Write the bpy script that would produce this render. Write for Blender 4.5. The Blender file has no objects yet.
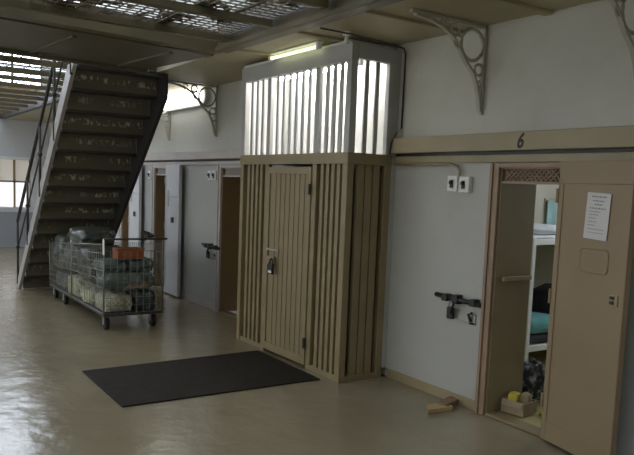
import bpy, bmesh, math, random
from mathutils import Vector, Matrix, noise
random.seed(7)
S = bpy.context.scene
COL = S.collection
R = math.radians

# ------------------------------------------------------------------ materials
def nt(name):
    m = bpy.data.materials.new(name); m.use_nodes = True
    t = m.node_tree; b = t.nodes['Principled BSDF']
    return m, t, b

def mat(name, col, rough=.6, var=.12, scale=3., metal=0., bump=.0, bscale=40., dirt=None, dirt_amt=.35, dscale=1.3, spec=.5):
    m, t, b = nt(name); N = t.nodes; L = t.links
    tc = N.new('ShaderNodeTexCoord')
    n1 = N.new('ShaderNodeTexNoise'); n1.inputs['Scale'].default_value = scale; n1.inputs['Detail'].default_value = 6
    L.new(tc.outputs['Object'], n1.inputs['Vector'])
    rp = N.new('ShaderNodeValToRGB')
    rp.color_ramp.elements[0].position = .3; rp.color_ramp.elements[1].position = .7
    lo = [max(0, c*(1-var)) for c in col]; hi = [min(1, c*(1+var)) for c in col]
    rp.color_ramp.elements[0].color = (*lo, 1); rp.color_ramp.elements[1].color = (*hi, 1)
    L.new(n1.outputs['Fac'], rp.inputs['Fac'])
    out = rp.outputs['Color']
    if dirt:
        n2 = N.new('ShaderNodeTexNoise'); n2.inputs['Scale'].default_value = dscale; n2.inputs['Detail'].default_value = 9; n2.inputs['Roughness'].default_value = .7
        L.new(tc.outputs['Object'], n2.inputs['Vector'])
        r2 = N.new('ShaderNodeValToRGB'); r2.color_ramp.elements[0].position = .5; r2.color_ramp.elements[1].position = .72
        r2.color_ramp.elements[1].color = (dirt_amt, dirt_amt, dirt_amt, 1)
        L.new(n2.outputs['Fac'], r2.inputs['Fac'])
        mx = N.new('ShaderNodeMixRGB'); mx.inputs['Color2'].default_value = (*dirt, 1)
        L.new(r2.outputs['Color'], mx.inputs['Fac']); L.new(out, mx.inputs['Color1']); out = mx.outputs['Color']
    L.new(out, b.inputs['Base Color'])
    b.inputs['Roughness'].default_value = rough; b.inputs['Metallic'].default_value = metal
    b.inputs['Specular IOR Level'].default_value = spec
    if bump:
        nb = N.new('ShaderNodeTexNoise'); nb.inputs['Scale'].default_value = bscale; nb.inputs['Detail'].default_value = 4
        L.new(tc.outputs['Object'], nb.inputs['Vector'])
        bp = N.new('ShaderNodeBump'); bp.inputs['Strength'].default_value = bump; bp.inputs['Distance'].default_value = .02
        L.new(nb.outputs['Fac'], bp.inputs['Height']); L.new(bp.outputs['Normal'], b.inputs['Normal'])
    return m

def emis(name, col, st, base=(.8, .8, .8)):
    m, t, b = nt(name)
    b.inputs['Base Color'].default_value = (*base, 1)
    b.inputs['Emission Color'].default_value = (*col, 1); b.inputs['Emission Strength'].default_value = st
    return m

def mat_floor():
    m, t, b = nt('painted_concrete'); N = t.nodes; L = t.links
    tc = N.new('ShaderNodeTexCoord')
    n1 = N.new('ShaderNodeTexNoise'); n1.inputs['Scale'].default_value = .9; n1.inputs['Detail'].default_value = 8; n1.inputs['Roughness'].default_value = .65
    L.new(tc.outputs['Object'], n1.inputs['Vector'])
    rp = N.new('ShaderNodeValToRGB'); e = rp.color_ramp.elements
    e[0].position = .3; e[0].color = (.255, .218, .135, 1); e[1].position = .72; e[1].color = (.315, .272, .18, 1)
    L.new(n1.outputs['Fac'], rp.inputs['Fac'])
    L.new(rp.outputs['Color'], b.inputs['Base Color'])
    nr = N.new('ShaderNodeTexNoise'); nr.inputs['Scale'].default_value = 2.2; nr.inputs['Detail'].default_value = 5
    L.new(tc.outputs['Object'], nr.inputs['Vector'])
    mr = N.new('ShaderNodeMapRange'); mr.inputs['To Min'].default_value = .12; mr.inputs['To Max'].default_value = .26
    L.new(nr.outputs['Fac'], mr.inputs['Value']); L.new(mr.outputs['Result'], b.inputs['Roughness'])
    nb = N.new('ShaderNodeTexNoise'); nb.inputs['Scale'].default_value = 5; nb.inputs['Detail'].default_value = 4
    L.new(tc.outputs['Object'], nb.inputs['Vector'])
    bp = N.new('ShaderNodeBump'); bp.inputs['Strength'].default_value = .3; bp.inputs['Distance'].default_value = .03
    L.new(nb.outputs['Fac'], bp.inputs['Height']); L.new(bp.outputs['Normal'], b.inputs['Normal'])
    return m

def mat_riser():
    # olive iron riser with light through pierced lettering painted as pale flecks in a band along its middle
    m, t, b = nt('riser_iron'); N = t.nodes; L = t.links
    tc = N.new('ShaderNodeTexCoord'); mp = N.new('ShaderNodeMapping')
    mp.inputs['Scale'].default_value = (26, 26, 14)
    L.new(tc.outputs['Object'], mp.inputs['Vector'])
    n = N.new('ShaderNodeTexNoise'); n.inputs['Scale'].default_value = 1.; n.inputs['Detail'].default_value = 2
    L.new(mp.outputs['Vector'], n.inputs['Vector'])
    r = N.new('ShaderNodeValToRGB'); r.color_ramp.elements[0].position = .5; r.color_ramp.elements[1].position = .6
    L.new(n.outputs['Fac'], r.inputs['Fac'])
    g = N.new('ShaderNodeTexCoord'); sp = N.new('ShaderNodeSeparateXYZ'); L.new(g.outputs['Generated'], sp.inputs[0])
    bandr = N.new('ShaderNodeValToRGB'); e = bandr.color_ramp.elements
    e[0].position = .32; e[0].color = (0, 0, 0, 1); e[1].position = .4; e[1].color = (1, 1, 1, 1)
    e2 = e.new(.62); e2.color = (1, 1, 1, 1); e3 = e.new(.7); e3.color = (0, 0, 0, 1)
    L.new(sp.outputs['Z'], bandr.inputs['Fac'])
    mu = N.new('ShaderNodeMath'); mu.operation = 'MULTIPLY'
    L.new(r.outputs['Color'], mu.inputs[0]); L.new(bandr.outputs['Color'], mu.inputs[1])
    n2 = N.new('ShaderNodeTexNoise'); n2.inputs['Scale'].default_value = 2.2
    L.new(tc.outputs['Object'], n2.inputs['Vector'])
    r2 = N.new('ShaderNodeValToRGB'); r2.color_ramp.elements[0].position = .38; r2.color_ramp.elements[1].position = .58
    L.new(n2.outputs['Fac'], r2.inputs['Fac'])
    mu2 = N.new('ShaderNodeMath'); mu2.operation = 'MULTIPLY'
    L.new(mu.outputs[0], mu2.inputs[0]); L.new(r2.outputs['Color'], mu2.inputs[1])
    mx = N.new('ShaderNodeMixRGB'); mx.inputs['Color1'].default_value = (.135, .12, .075, 1); mx.inputs['Color2'].default_value = (.55, .54, .48, 1)
    L.new(mu2.outputs[0], mx.inputs['Fac']); L.new(mx.outputs['Color'], b.inputs['Base Color'])
    b.inputs['Roughness'].default_value = .6
    return m

def mat_weave(name, c1, c2, scale, rough=.9):
    m, t, b = nt(name); N = t.nodes; L = t.links
    tc = N.new('ShaderNodeTexCoord')
    ck = N.new('ShaderNodeTexChecker'); ck.inputs['Scale'].default_value = scale
    ck.inputs['Color1'].default_value = (*c1, 1); ck.inputs['Color2'].default_value = (*c2, 1)
    L.new(tc.outputs['Object'], ck.inputs['Vector']); L.new(ck.outputs['Color'], b.inputs['Base Color'])
    b.inputs['Roughness'].default_value = rough
    return m

M = {}
M['wall'] = mat('wall_paint', (.475, .48, .445), .5, .04, 1.2, bump=.15, bscale=9, dirt=(.36, .31, .2), dirt_amt=.25, dscale=.9)
M['wall_up'] = mat('upper_wall_paint', (.56, .56, .505), .6, .05, 1.5, bump=.2, bscale=7, dirt=(.4, .37, .26), dirt_amt=.3)
M['wall_end'] = mat('end_wall_paint', (.62, .63, .66), .6, .05, 1.)
M['dado'] = mat('dado_paint', (.33, .35, .38), .6, .05, 1.)
M['tan'] = mat('tan_trim_paint', (.34, .285, .165), .45, .08, 2.5, bump=.1, bscale=20, dirt=(.3, .22, .11), dirt_amt=.3)
M['pale_trim'] = mat('pale_trim_paint', (.55, .50, .47), .45, .08, 2.5)
M['door'] = mat('tan_door_paint', (.29, .215, .125), .42, .06, 2., bump=.08, bscale=15, dirt=(.38, .25, .12), dirt_amt=.25)
M['door_pale'] = mat('pale_door_paint', (.62, .62, .63), .42, .06, 2., dirt=(.4, .34, .24), dirt_amt=.3)
M['frame'] = mat('door_frame_paint', (.33, .23, .15), .45, .1, 4.)
M['jamb'] = mat('jamb_paint', (.27, .215, .12), .6, .12, 3.)
M['jamb_brown'] = mat('brown_jamb_paint', (.27, .19, .095), .6, .12, 3.)
M['cage'] = mat('tan_cage_paint', (.285, .225, .12), .45, .1, 4., bump=.1, bscale=30, dirt=(.26, .2, .1), dirt_amt=.35, dscale=3)
M['cage_white'] = mat('white_cage_paint', (.44, .44, .43), .4, .05, 4.)
M['cage_back'] = mat('brown_board', (.30, .20, .085), .6, .15, 3.)
M['cage_sheet'] = mat('tan_sheet', (.27, .21, .11), .5, .12, 3.)
M['white'] = mat('white_paint', (.8, .8, .78), .45, .03, 3.)
M['black'] = mat('black_iron', (.016, .015, .015), .45, .2, 8.)
M['steel'] = mat('worn_steel', (.42, .41, .38), .4, .1, 8., metal=.7)
M['floor'] = mat_floor()
M['mat'] = mat('rubber_mat', (.022, .017, .012), .8, .25, 12., bump=.4, bscale=160, spec=.25)
M['olive'] = mat('olive_iron_paint', (.125, .112, .075), .55, .15, 2., dirt=(.11, .09, .055), dirt_amt=.5)
M['ceil'] = mat('gallery_underside_paint', (.42, .38, .245), .6, .1, 1.5, bump=.15, bscale=10, dirt=(.3, .24, .13), dirt_amt=.35)
M['edge'] = mat('gallery_edge_paint', (.115, .098, .05), .5, .12, 2.5, dirt=(.2, .13, .06), dirt_amt=.4)
M['net'] = mat('net_wire', (.13, .115, .085), .55, .25, 3., dirt=(.15, .085, .04), dirt_amt=.6, dscale=1.5)
M['grime'] = mat('rusty_grime', (.20, .15, .095), .9, .75, 5., dirt=(.05, .035, .03), dirt_amt=.9, dscale=3.)
M['lowwin'] = emis('daylit_lower_glass', (.92, .94, 1.), .95)
M['side_fill_far'] = emis('far_side_fill_glow', (.84, .91, 1.), 2.9)  # cooler glow for the far ones of the added side windows
M['side_fill'] = emis('side_fill_glow', (1., .965, .89), 2.6)
M['roof'] = mat('roof_boards', (.40, .36, .32), .8, .35, 2.2, dirt=(.10, .07, .04), dirt_amt=.85, dscale=1.6)
M['sky'] = emis('skylight_glass', (.78, .86, 1.), 2.6)
M['daywin'] = emis('daylit_glass', (.78, .87, 1.), 13.)
M['warmwin'] = emis('warm_lit_glass', (.95, .84, .72), .24)
M['tube'] = emis('lit_tube', (1., .98, .9), 16.)
M['tube_green'] = emis('greenish_lit_tube', (.95, 1., .55), 1.7)
M['tube_cage'] = emis('cage_lit_tube', (1., .985, .93), 75.)
M['diffuser'] = emis('lit_diffuser', (1., .99, .95), 5.)
M['riser'] = mat_riser()
M['dark_iron'] = mat('dark_stair_iron', (.035, .032, .03), .5, .2, 6.)
M['stringer'] = mat('stringer_paint', (.36, .35, .33), .4, .1, 4.)
M['bracket'] = mat('bracket_paint', (.46, .44, .37), .5, .1, 8.)
M['bracket_grey'] = mat('grey_bracket_paint', (.5, .5, .47), .5, .1, 8.)
M['paper'] = mat('notice_paper', (.66, .66, .65), .8, .03, 5.)
M['ink'] = mat('grey_ink', (.22, .22, .24), .8, .1, 5.)
M['digit'] = mat('black_painted_digit', (.02, .02, .02), .6, .1, 5.)
M['wire'] = mat('trolley_wire', (.22, .22, .20), .45, .1, 8., metal=.5)
M['rubber'] = mat('caster_rubber', (.012, .012, .012), .7, .2, 8.)
M['sack'] = mat('dark_plastic_wrap', (.05, .056, .045), .3, .6, 9., bump=.7, bscale=14, dirt=(.26, .29, .26), dirt_amt=.4, dscale=7)
M['sack_green'] = mat('grey_green_blanket', (.095, .125, .11), .7, .4, 9., bump=.6, bscale=40, dirt=(.26, .30, .27), dirt_amt=.5, dscale=8)
M['sack_teal'] = mat('dark_teal_blanket', (.045, .062, .058), .75, .4, 9., bump=.6, bscale=40, dirt=(.18, .22, .2), dirt_amt=.5, dscale=8)
M['sack_pale'] = mat_weave('cream_waffle_cloth', (.52, .50, .38), (.36, .36, .26), 30)
M['sack_lime'] = mat('yellow_green_cloth', (.44, .44, .28), .85, .4, 12., bump=.6, bscale=40, dirt=(.06, .075, .05), dirt_amt=.9, dscale=7)
M['card'] = mat('brown_card', (.25, .18, .11), .8, .1, 4.)
M['orange'] = mat('orange_plastic', (.30, .085, .02), .5, .12, 5.)
M['wood'] = mat('raw_wood', (.55, .40, .20), .7, .2, 9.)
M['wood_dark'] = mat('dark_wood', (.26, .16, .10), .7, .2, 9.)
M['teal'] = mat('teal_cloth', (.14, .36, .36), .9, .15, 8., bump=.4, bscale=50)
M['teal_pale'] = mat('pale_teal_towel', (.38, .55, .55), .9, .12, 8., bump=.4, bscale=50)
M['sheet'] = mat('white_sheet', (.8, .82, .86), .85, .05, 6., bump=.3, bscale=20)
M['dark_cloth'] = mat('dark_blanket', (.035, .033, .035), .9, .2, 8.)
M['yellow'] = mat('yellow_packet', (.62, .52, .05), .5, .15, 8.)
M['cardbox'] = mat('pale_carton', (.36, .29, .19), .8, .1, 5.)
M['bagw'] = mat('white_plastic_bag', (.72, .68, .62), .4, .08, 6.)
M['black_bag'] = mat('black_and_white_print', (.02, .02, .025), .5, .3, 9., dirt=(.75, .76, .8), dirt_amt=1., dscale=9)
M['cellwall'] = mat('cell_wall_paint', (.48, .45, .36), .6, .04, 2.)
M['cellfloor'] = mat('cell_floor_paint', (.42, .38, .16), .5, .15, 3.)

# ------------------------------------------------------------------ mesh helpers
class MB:
    def __init__(s, off=(0, 0, 0)):
        s.bm = bmesh.new(); s.off = Vector(off)
    def _add(s, vs): return [s.bm.verts.new(Vector(v) - s.off) for v in vs]
    def box(s, x0, x1, y0, y1, z0, z1):
        v = s._add([(x0, y0, z0), (x1, y0, z0), (x1, y1, z0), (x0, y1, z0), (x0, y0, z1), (x1, y0, z1), (x1, y1, z1), (x0, y1, z1)])
        for f in ((0, 3, 2, 1), (4, 5, 6, 7), (0, 1, 5, 4), (1, 2, 6, 5), (2, 3, 7, 6), (3, 0, 4, 7)):
            s.bm.faces.new([v[i] for i in f])
        return s
    def cbox(s, c, size, rot=None):
        hx, hy, hz = [a/2 for a in size]; c = Vector(c); m = rot or Matrix.Identity(3)
        P = [(-hx, -hy, -hz), (hx, -hy, -hz), (hx, hy, -hz), (-hx, hy, -hz), (-hx, -hy, hz), (hx, -hy, hz), (hx, hy, hz), (-hx, hy, hz)]
        v = s._add([c + m @ Vector(p) for p in P])
        for f in ((0, 3, 2, 1), (4, 5, 6, 7), (0, 1, 5, 4), (1, 2, 6, 5), (2, 3, 7, 6), (3, 0, 4, 7)):
            s.bm.faces.new([v[i] for i in f])
        return s
    def bar(s, p, q, w, h, up=(0, 0, 1)):
        p, q = Vector(p), Vector(q); d = (q-p); L = d.length; d.normalize()
        u = Vector(up); sx = d.cross(u)
        if sx.length < 1e-5: sx = d.cross(Vector((1, 0, 0)))
        sx.normalize(); u = sx.cross(d)
        m = Matrix((sx, d, u)).transposed()
        return s.cbox((p+q)/2, (w, L, h), m)
    def tube(s, pts, r, n=8, closed=False):
        pts = [Vector(p) for p in pts]; rings = []; N = len(pts)
        for i, p in enumerate(pts):
            a = pts[(i-1) % N] if (closed or i > 0) else p
            b = pts[(i+1) % N] if (closed or i < N-1) else p
            d = (b-a).normalized()
            u = Vector((0, 0, 1)) if abs(d.z) < .9 else Vector((1, 0, 0))
            x = d.cross(u).normalized(); y = d.cross(x)
            rr = r[i] if isinstance(r, (list, tuple)) else r
            rings.append(s._add([p + (x*math.cos(2*math.pi*k/n) + y*math.sin(2*math.pi*k/n))*rr for k in range(n)]))
        for i in range(N if closed else N-1):
            A, B = rings[i], rings[(i+1) % N]
            # align ring start for closed loops is not needed at this size
            for k in range(n):
                s.bm.faces.new((A[k], A[(k+1) % n], B[(k+1) % n], B[k]))
        if not closed:
            s.bm.faces.new(rings[0][::-1]); s.bm.faces.new(rings[-1])
        return s
    def strip(s, pts, w, t, axis):
        # flat bar bent along pts, w wide along axis, t thick
        pts = [Vector(p) for p in pts]; ax = Vector(axis).normalized(); rings = []; N = len(pts)
        for i, p in enumerate(pts):
            d = (pts[min(i+1, N-1)] - pts[max(i-1, 0)]).normalized(); nrm = d.cross(ax).normalized()
            rings.append(s._add([p+ax*w/2+nrm*t/2, p-ax*w/2+nrm*t/2, p-ax*w/2-nrm*t/2, p+ax*w/2-nrm*t/2]))
        for i in range(N-1):
            for k in range(4):
                s.bm.faces.new((rings[i][k], rings[i][(k+1) % 4], rings[i+1][(k+1) % 4], rings[i+1][k]))
        s.bm.faces.new(rings[0][::-1]); s.bm.faces.new(rings[-1])
        return s
    def prism(s, poly, axis, a, b):
        # poly: list of 2-D points in the plane normal to axis
        def P(p, t): return {'x': (t, p[0], p[1]), 'y': (p[0], t, p[1]), 'z': (p[0], p[1], t)}[axis]
        A = s._add([P(p, a) for p in poly]); B = s._add([P(p, b) for p in poly]); n = len(poly)
        s.bm.faces.new(A[::-1]); s.bm.faces.new(B)
        for i in range(n): s.bm.faces.new((A[i], A[(i+1) % n], B[(i+1) % n], B[i]))
        return s
    def build(s, name, m, parent=None, loc=(0, 0, 0), bev=0., smooth=False, sub=0):
        bmesh.ops.recalc_face_normals(s.bm, faces=s.bm.faces)
        me = bpy.data.meshes.new(name); s.bm.to_mesh(me); s.bm.free()
        if smooth:
            for p in me.polygons: p.use_smooth = True
        o = bpy.data.objects.new(name, me); COL.objects.link(o)
        me.materials.append(M[m] if isinstance(m, str) else m)
        o.location = loc
        if parent: o.parent = parent
        if bev:
            b = o.modifiers.new('bevel', 'BEVEL'); b.width = bev; b.segments = 2; b.limit_method = 'ANGLE'
        if sub:
            b = o.modifiers.new('sub', 'SUBSURF'); b.levels = sub; b.render_levels = sub
        return o

def tag(o, label, cat, group=None):
    o['label'] = label; o['category'] = cat
    if group: o['group'] = group
    return o
def struct(o, label=None, cat=None):
    o['kind'] = 'structure'
    if label: o['label'] = label
    if cat: o['category'] = cat
    return o
def thing(name, label, cat, loc, rz=0., group=None):
    o = bpy.data.objects.new(name, None); COL.objects.link(o); o.empty_display_size = .1
    o.location = loc; o.rotation_euler = (0, 0, rz)
    return tag(o, label, cat, group)
def copy_tree(o, loc, rz, label, group=None, scale=None):
    r = o.copy(); COL.objects.link(r); r.location = loc; r.rotation_euler = (0, 0, rz); r['label'] = label
    if group: r['group'] = group
    for ch in list(o.children):
        c = ch.copy(); COL.objects.link(c); c.parent = r
        for g in list(ch.children):
            d = g.copy(); COL.objects.link(d); d.parent = c
    return r

X = 4.16       # face of the right-hand wall
ZC = 3.04      # underside of the gallery
YE = 18.1      # end wall
TH = .405       # thickness of the cell wall

# ------------------------------------------------------------------ setting
struct(MB().box(-7, X, -4, YE, -.15, 0).build('floor', 'floor'), 'glossy beige painted concrete floor', 'floor')

# openings along the cell wall: (y0, y1)
OPEN = [(3.13, 3.69), (7.78, 8.48), (10.3, 10.91), (11.98, 12.53)]
ZO = 1.97
b = MB(); y = -4.
for o0, o1 in OPEN:
    b.box(X, X+TH, y, o0, 0, ZO); y = o1
b.box(X, X+TH, y, YE+.2, 0, ZO)
b.box(X, X+TH, -4, YE+.2, ZO, 2.14)
struct(b.build('wall_right', 'wall'), 'pale grey painted cell wall with doorways', 'wall')
struct(MB().box(X, X+TH, -4, YE+.2, 2.14, 6.6).build('wall_right_upper', 'wall_up'), 'upper cell wall above the tan ledge', 'wall')
# end wall with a low window and a tall gallery window
WX0, WX1 = 1.2, 3.72
b = MB()
b.box(-7, WX0, YE, YE+.3, .85, 3.1).box(WX1, X, YE, YE+.3, .85, 3.1).box(WX0, WX1, YE, YE+.3, 2.13, 3.1).box(WX0, WX1, YE, YE+.3, .85, .96)
b.box(-7, -3.4, YE, YE+.3, 3.1, 7.2).box(4.0, X, YE, YE+.3, 3.1, 7.2).box(-3.4, 4.0, YE, YE+.3, 6.5, 7.2)
eb = struct(b.build('wall_back', 'wall_end'), 'pale end wall of the wing', 'wall')
struct(MB().box(-7, X, YE-.03, YE+.3, 0, .85).build('wall_back_lower', 'dado'), 'grey dado of the end wall', 'wall')
struct(MB().box(WX0-.1, WX1+.1, YE-.12, YE+.02, 2.1, 2.17).build('trim_3', 'white'), 'white ledge above the end window', 'trim')
w = struct(MB().box(WX0, WX1, YE+.1, YE+.14, .96, 2.13).build('window_1', 'warmwin'), 'wide low window in the end wall', 'window')
f = MB(); 
for k in range(8):
    xx = WX0 + (WX1-WX0)*k/7; f.box(xx-.02, xx+.02, YE+.02, YE+.1, .96, 2.13)
f.box(WX0, WX1, YE+.02, YE+.1, 1.56, 1.6)
f.build('window_frame', 'jamb', w)
MB().box(WX0+.02, WX1-.02, YE+.08, YE+.11, .98, 1.56).build('lower_pane', 'lowwin', w)
w = struct(MB().box(-3.4, 4.0, YE+.1, YE+.14, 3.9, 6.5).build('window_2', 'daywin'), 'tall daylit gallery window in the end wall', 'window')
f = MB()
for k in range(12):
    xx = -3.4 + 7.4*k/11; f.box(xx-.025, xx+.025, YE+.02, YE+.1, 3.9, 6.5)
for k in range(7):
    zz = 3.9+2.6*k/6; f.box(-3.4, 4.0, YE+.03, YE+.09, zz-.02, zz+.02)
f.build('window_frame', 'dark_iron', w)

struct(MB().box(-3.4, 4.0, YE-.02, YE+.3, 3.1, 3.9).build('wall_back_gallery', 'jamb_brown'), 'brown boarding under the tall end window', 'wall')
# the far side of the wing: unseen tall windows added to supply daylight, and the wall behind the viewer
b = MB(); b.box(-7.3, -7, -4.3, YE, 0, 1.0).box(-7.3, -7, -4.3, YE, 4.3, 6.7)
BAYS = [(2.6+k*3.1, 2.6+k*3.1+2.5) for k in range(5)]
yy = -4.3
for a, c in BAYS: b.box(-7.3, -7, yy, a, 1.0, 4.3); yy = c
b.box(-7.3, -7, yy, YE, 1.0, 4.3)
struct(b.build('wall_left', 'wall'), 'pale wall holding the added daylight windows across the wing', 'wall')
for i, (a, c) in enumerate(BAYS):
    w = struct(MB().box(-7.2, -7.15, a, c, 1.0, 4.3).build('window_%d' % (30+i), 'side_fill' if i < 2 else 'side_fill_far'), 'tall unseen window added for daylight across the wing', 'window')
    f = MB()
    for k in range(4): f.box(-7.13, -7.08, a+(c-a)*k/3-.025, a+(c-a)*k/3+.025, 1.0, 4.3)
    for k in range(5): f.box(-7.12, -7.09, a, c, 1.0+3.3*k/4-.02, 1.0+3.3*k/4+.02)
    f.build('window_frame', 'pale_trim', w)
struct(MB().box(-7.3, X+TH, -4.3, -4, 0, 6.7).build('wall_front', 'wall'), 'pale wall behind the viewer', 'wall')
# gallery floor seen from below, its edge beam, the roof far above
struct(MB().box(3.14, X, -4, YE, ZC, ZC+.16).build('ceiling', 'ceil'), 'underside of the gallery along the cells', 'ceiling')
b = MB()
b.box(3.02, 3.139, -4, 6.35, ZC-.03, ZC+.3).box(3.0, 3.02, -4, 6.35, ZC-.03, ZC+.01).box(3.0, 3.02, -4, 6.35, ZC+.26, ZC+.3)
struct(MB().box(3.04, 3.139, 8.26, YE, ZC, ZC+.3).build('trim_10', 'dark_iron'), 'dark edge beam of the gallery beyond the foot bridge', 'trim')
struct(b.build('trim_4', 'edge', bev=.006), 'tan edge beam of the gallery', 'trim')
b = MB()
for yy in (3.35, 4.2, 5.15, 6.2): b.box(3.14, X-.001, yy-.035, yy+.035, ZC-.025, ZC)
struct(b.build('trim_5', 'ceil', bev=.004), 'flat ribs under the gallery', 'trim')
b = MB(); SKY = []
ys = -4.
while ys < YE:
    b.box(-7, X, ys, ys+.95, 6.6, 6.7); SKY.append((ys+.95, ys+1.55)); ys += 1.55
struct(b.build('ceiling_upper', 'roof'), 'boarded roof high above the net', 'ceiling')
for i, (a, c) in enumerate(SKY):
    struct(MB().box(-7, X, a, c, 6.62, 6.66).build('window_%d' % (i+3), 'sky'), 'strip skylight in the roof', 'window')

# ledge and header along the wall
struct(MB().box(X-.085, X, -4, 4.92, 2.07, 2.205).build('trim_1', 'tan', bev=.006), 'tan ledge above the near cell doors', 'trim')
struct(MB().box(X-.085, X, 6.96, YE-.05, 2.06, 2.17).build('trim_2', 'pale_trim', bev=.006), 'pale ledge above the far cell doors', 'trim')
struct(MB().box(X-.03, X, -4, 4.92, 1.985, 2.044).build('trim_6', 'tan', bev=.004), 'tan strip under the near ledge', 'trim')
struct(MB().box(X-.03, X, 6.96, YE-.05, 1.985, 2.034).build('trim_7', 'pale_trim', bev=.004), 'pale strip under the far ledge', 'trim')
struct(MB().box(X-.02, X, -4, 4.92, 2.0445, 2.0695).build('trim_8', 'black'), 'black strip painted as the shadow gap between the near ledge and strip', 'trim')  # shade of the open gap, put in as a black strip
struct(MB().box(X-.02, X, 6.96, YE-.05, 2.0345, 2.0595).build('trim_9', 'black'), 'black strip painted as the shadow gap under the far ledge', 'trim')  # same gap shade in black along the far wall
struct(MB().box(X-.012, X, 3.78, 4.915, 0, .085).build('baseboard_right', 'tan', bev=.003), 'tan baseboard by the near cell', 'baseboard')
b = MB(); b.box(X-.012, X, 6.97, 7.9, 0, .085).box(X-.012, X, 8.57, 10.2, 0, .085)
struct(b.build('baseboard_far', 'pale_trim', bev=.003), 'baseboard by the far cells', 'baseboard')

# ------------------------------------------------------------------ near cell interior
CX0, CX1, CY0, CY1, CZ = X+TH, 7.3, 2.6, 5.15, 2.7
struct(MB().box(X, CX1, CY0, CY1, -.14, .012).build('floor_cell', 'cellfloor'), 'yellowish floor of the open cell', 'floor')
struct(MB().box(CX0, CX1+.1, CY1, CY1+.1, 0, CZ).build('wall_cell_side', 'cellwall'), 'pale side wall inside the open cell', 'wall')
struct(MB().box(CX1, CX1+.1, CY0-.1, CY1, 0, CZ).build('wall_cell_back', 'cellwall'), 'pale back wall inside the open cell', 'wall')
struct(MB().box(CX0, CX1, CY0-.1, CY0, 0, CZ).build('wall_cell_front', 'cellwall'), 'pale near wall inside the open cell', 'wall')
struct(MB().box(CX0, CX1+.1, CY0-.1, CY1+.1, CZ, CZ+.1).build('ceiling_cell', 'cellwall'), 'ceiling of the open cell', 'ceiling')
# cell window, high on the side nearest the viewer (hidden from the photograph's spot), gives the daylight in the cell
w = struct(MB().box(CX1-.05, CX1-.02, 3.0, 4.1, 1.75, 2.45).build('window_20', 'daywin'), 'small unseen high window for daylight in the cell back wall', 'window')
f = MB()
for k in range(6): f.box(CX1-.06, CX1-.035, 3.0+k*.22-.012, 3.0+k*.22+.012, 1.7, 2.5)
f.build('window_bars', 'dark_iron', w)

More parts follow.
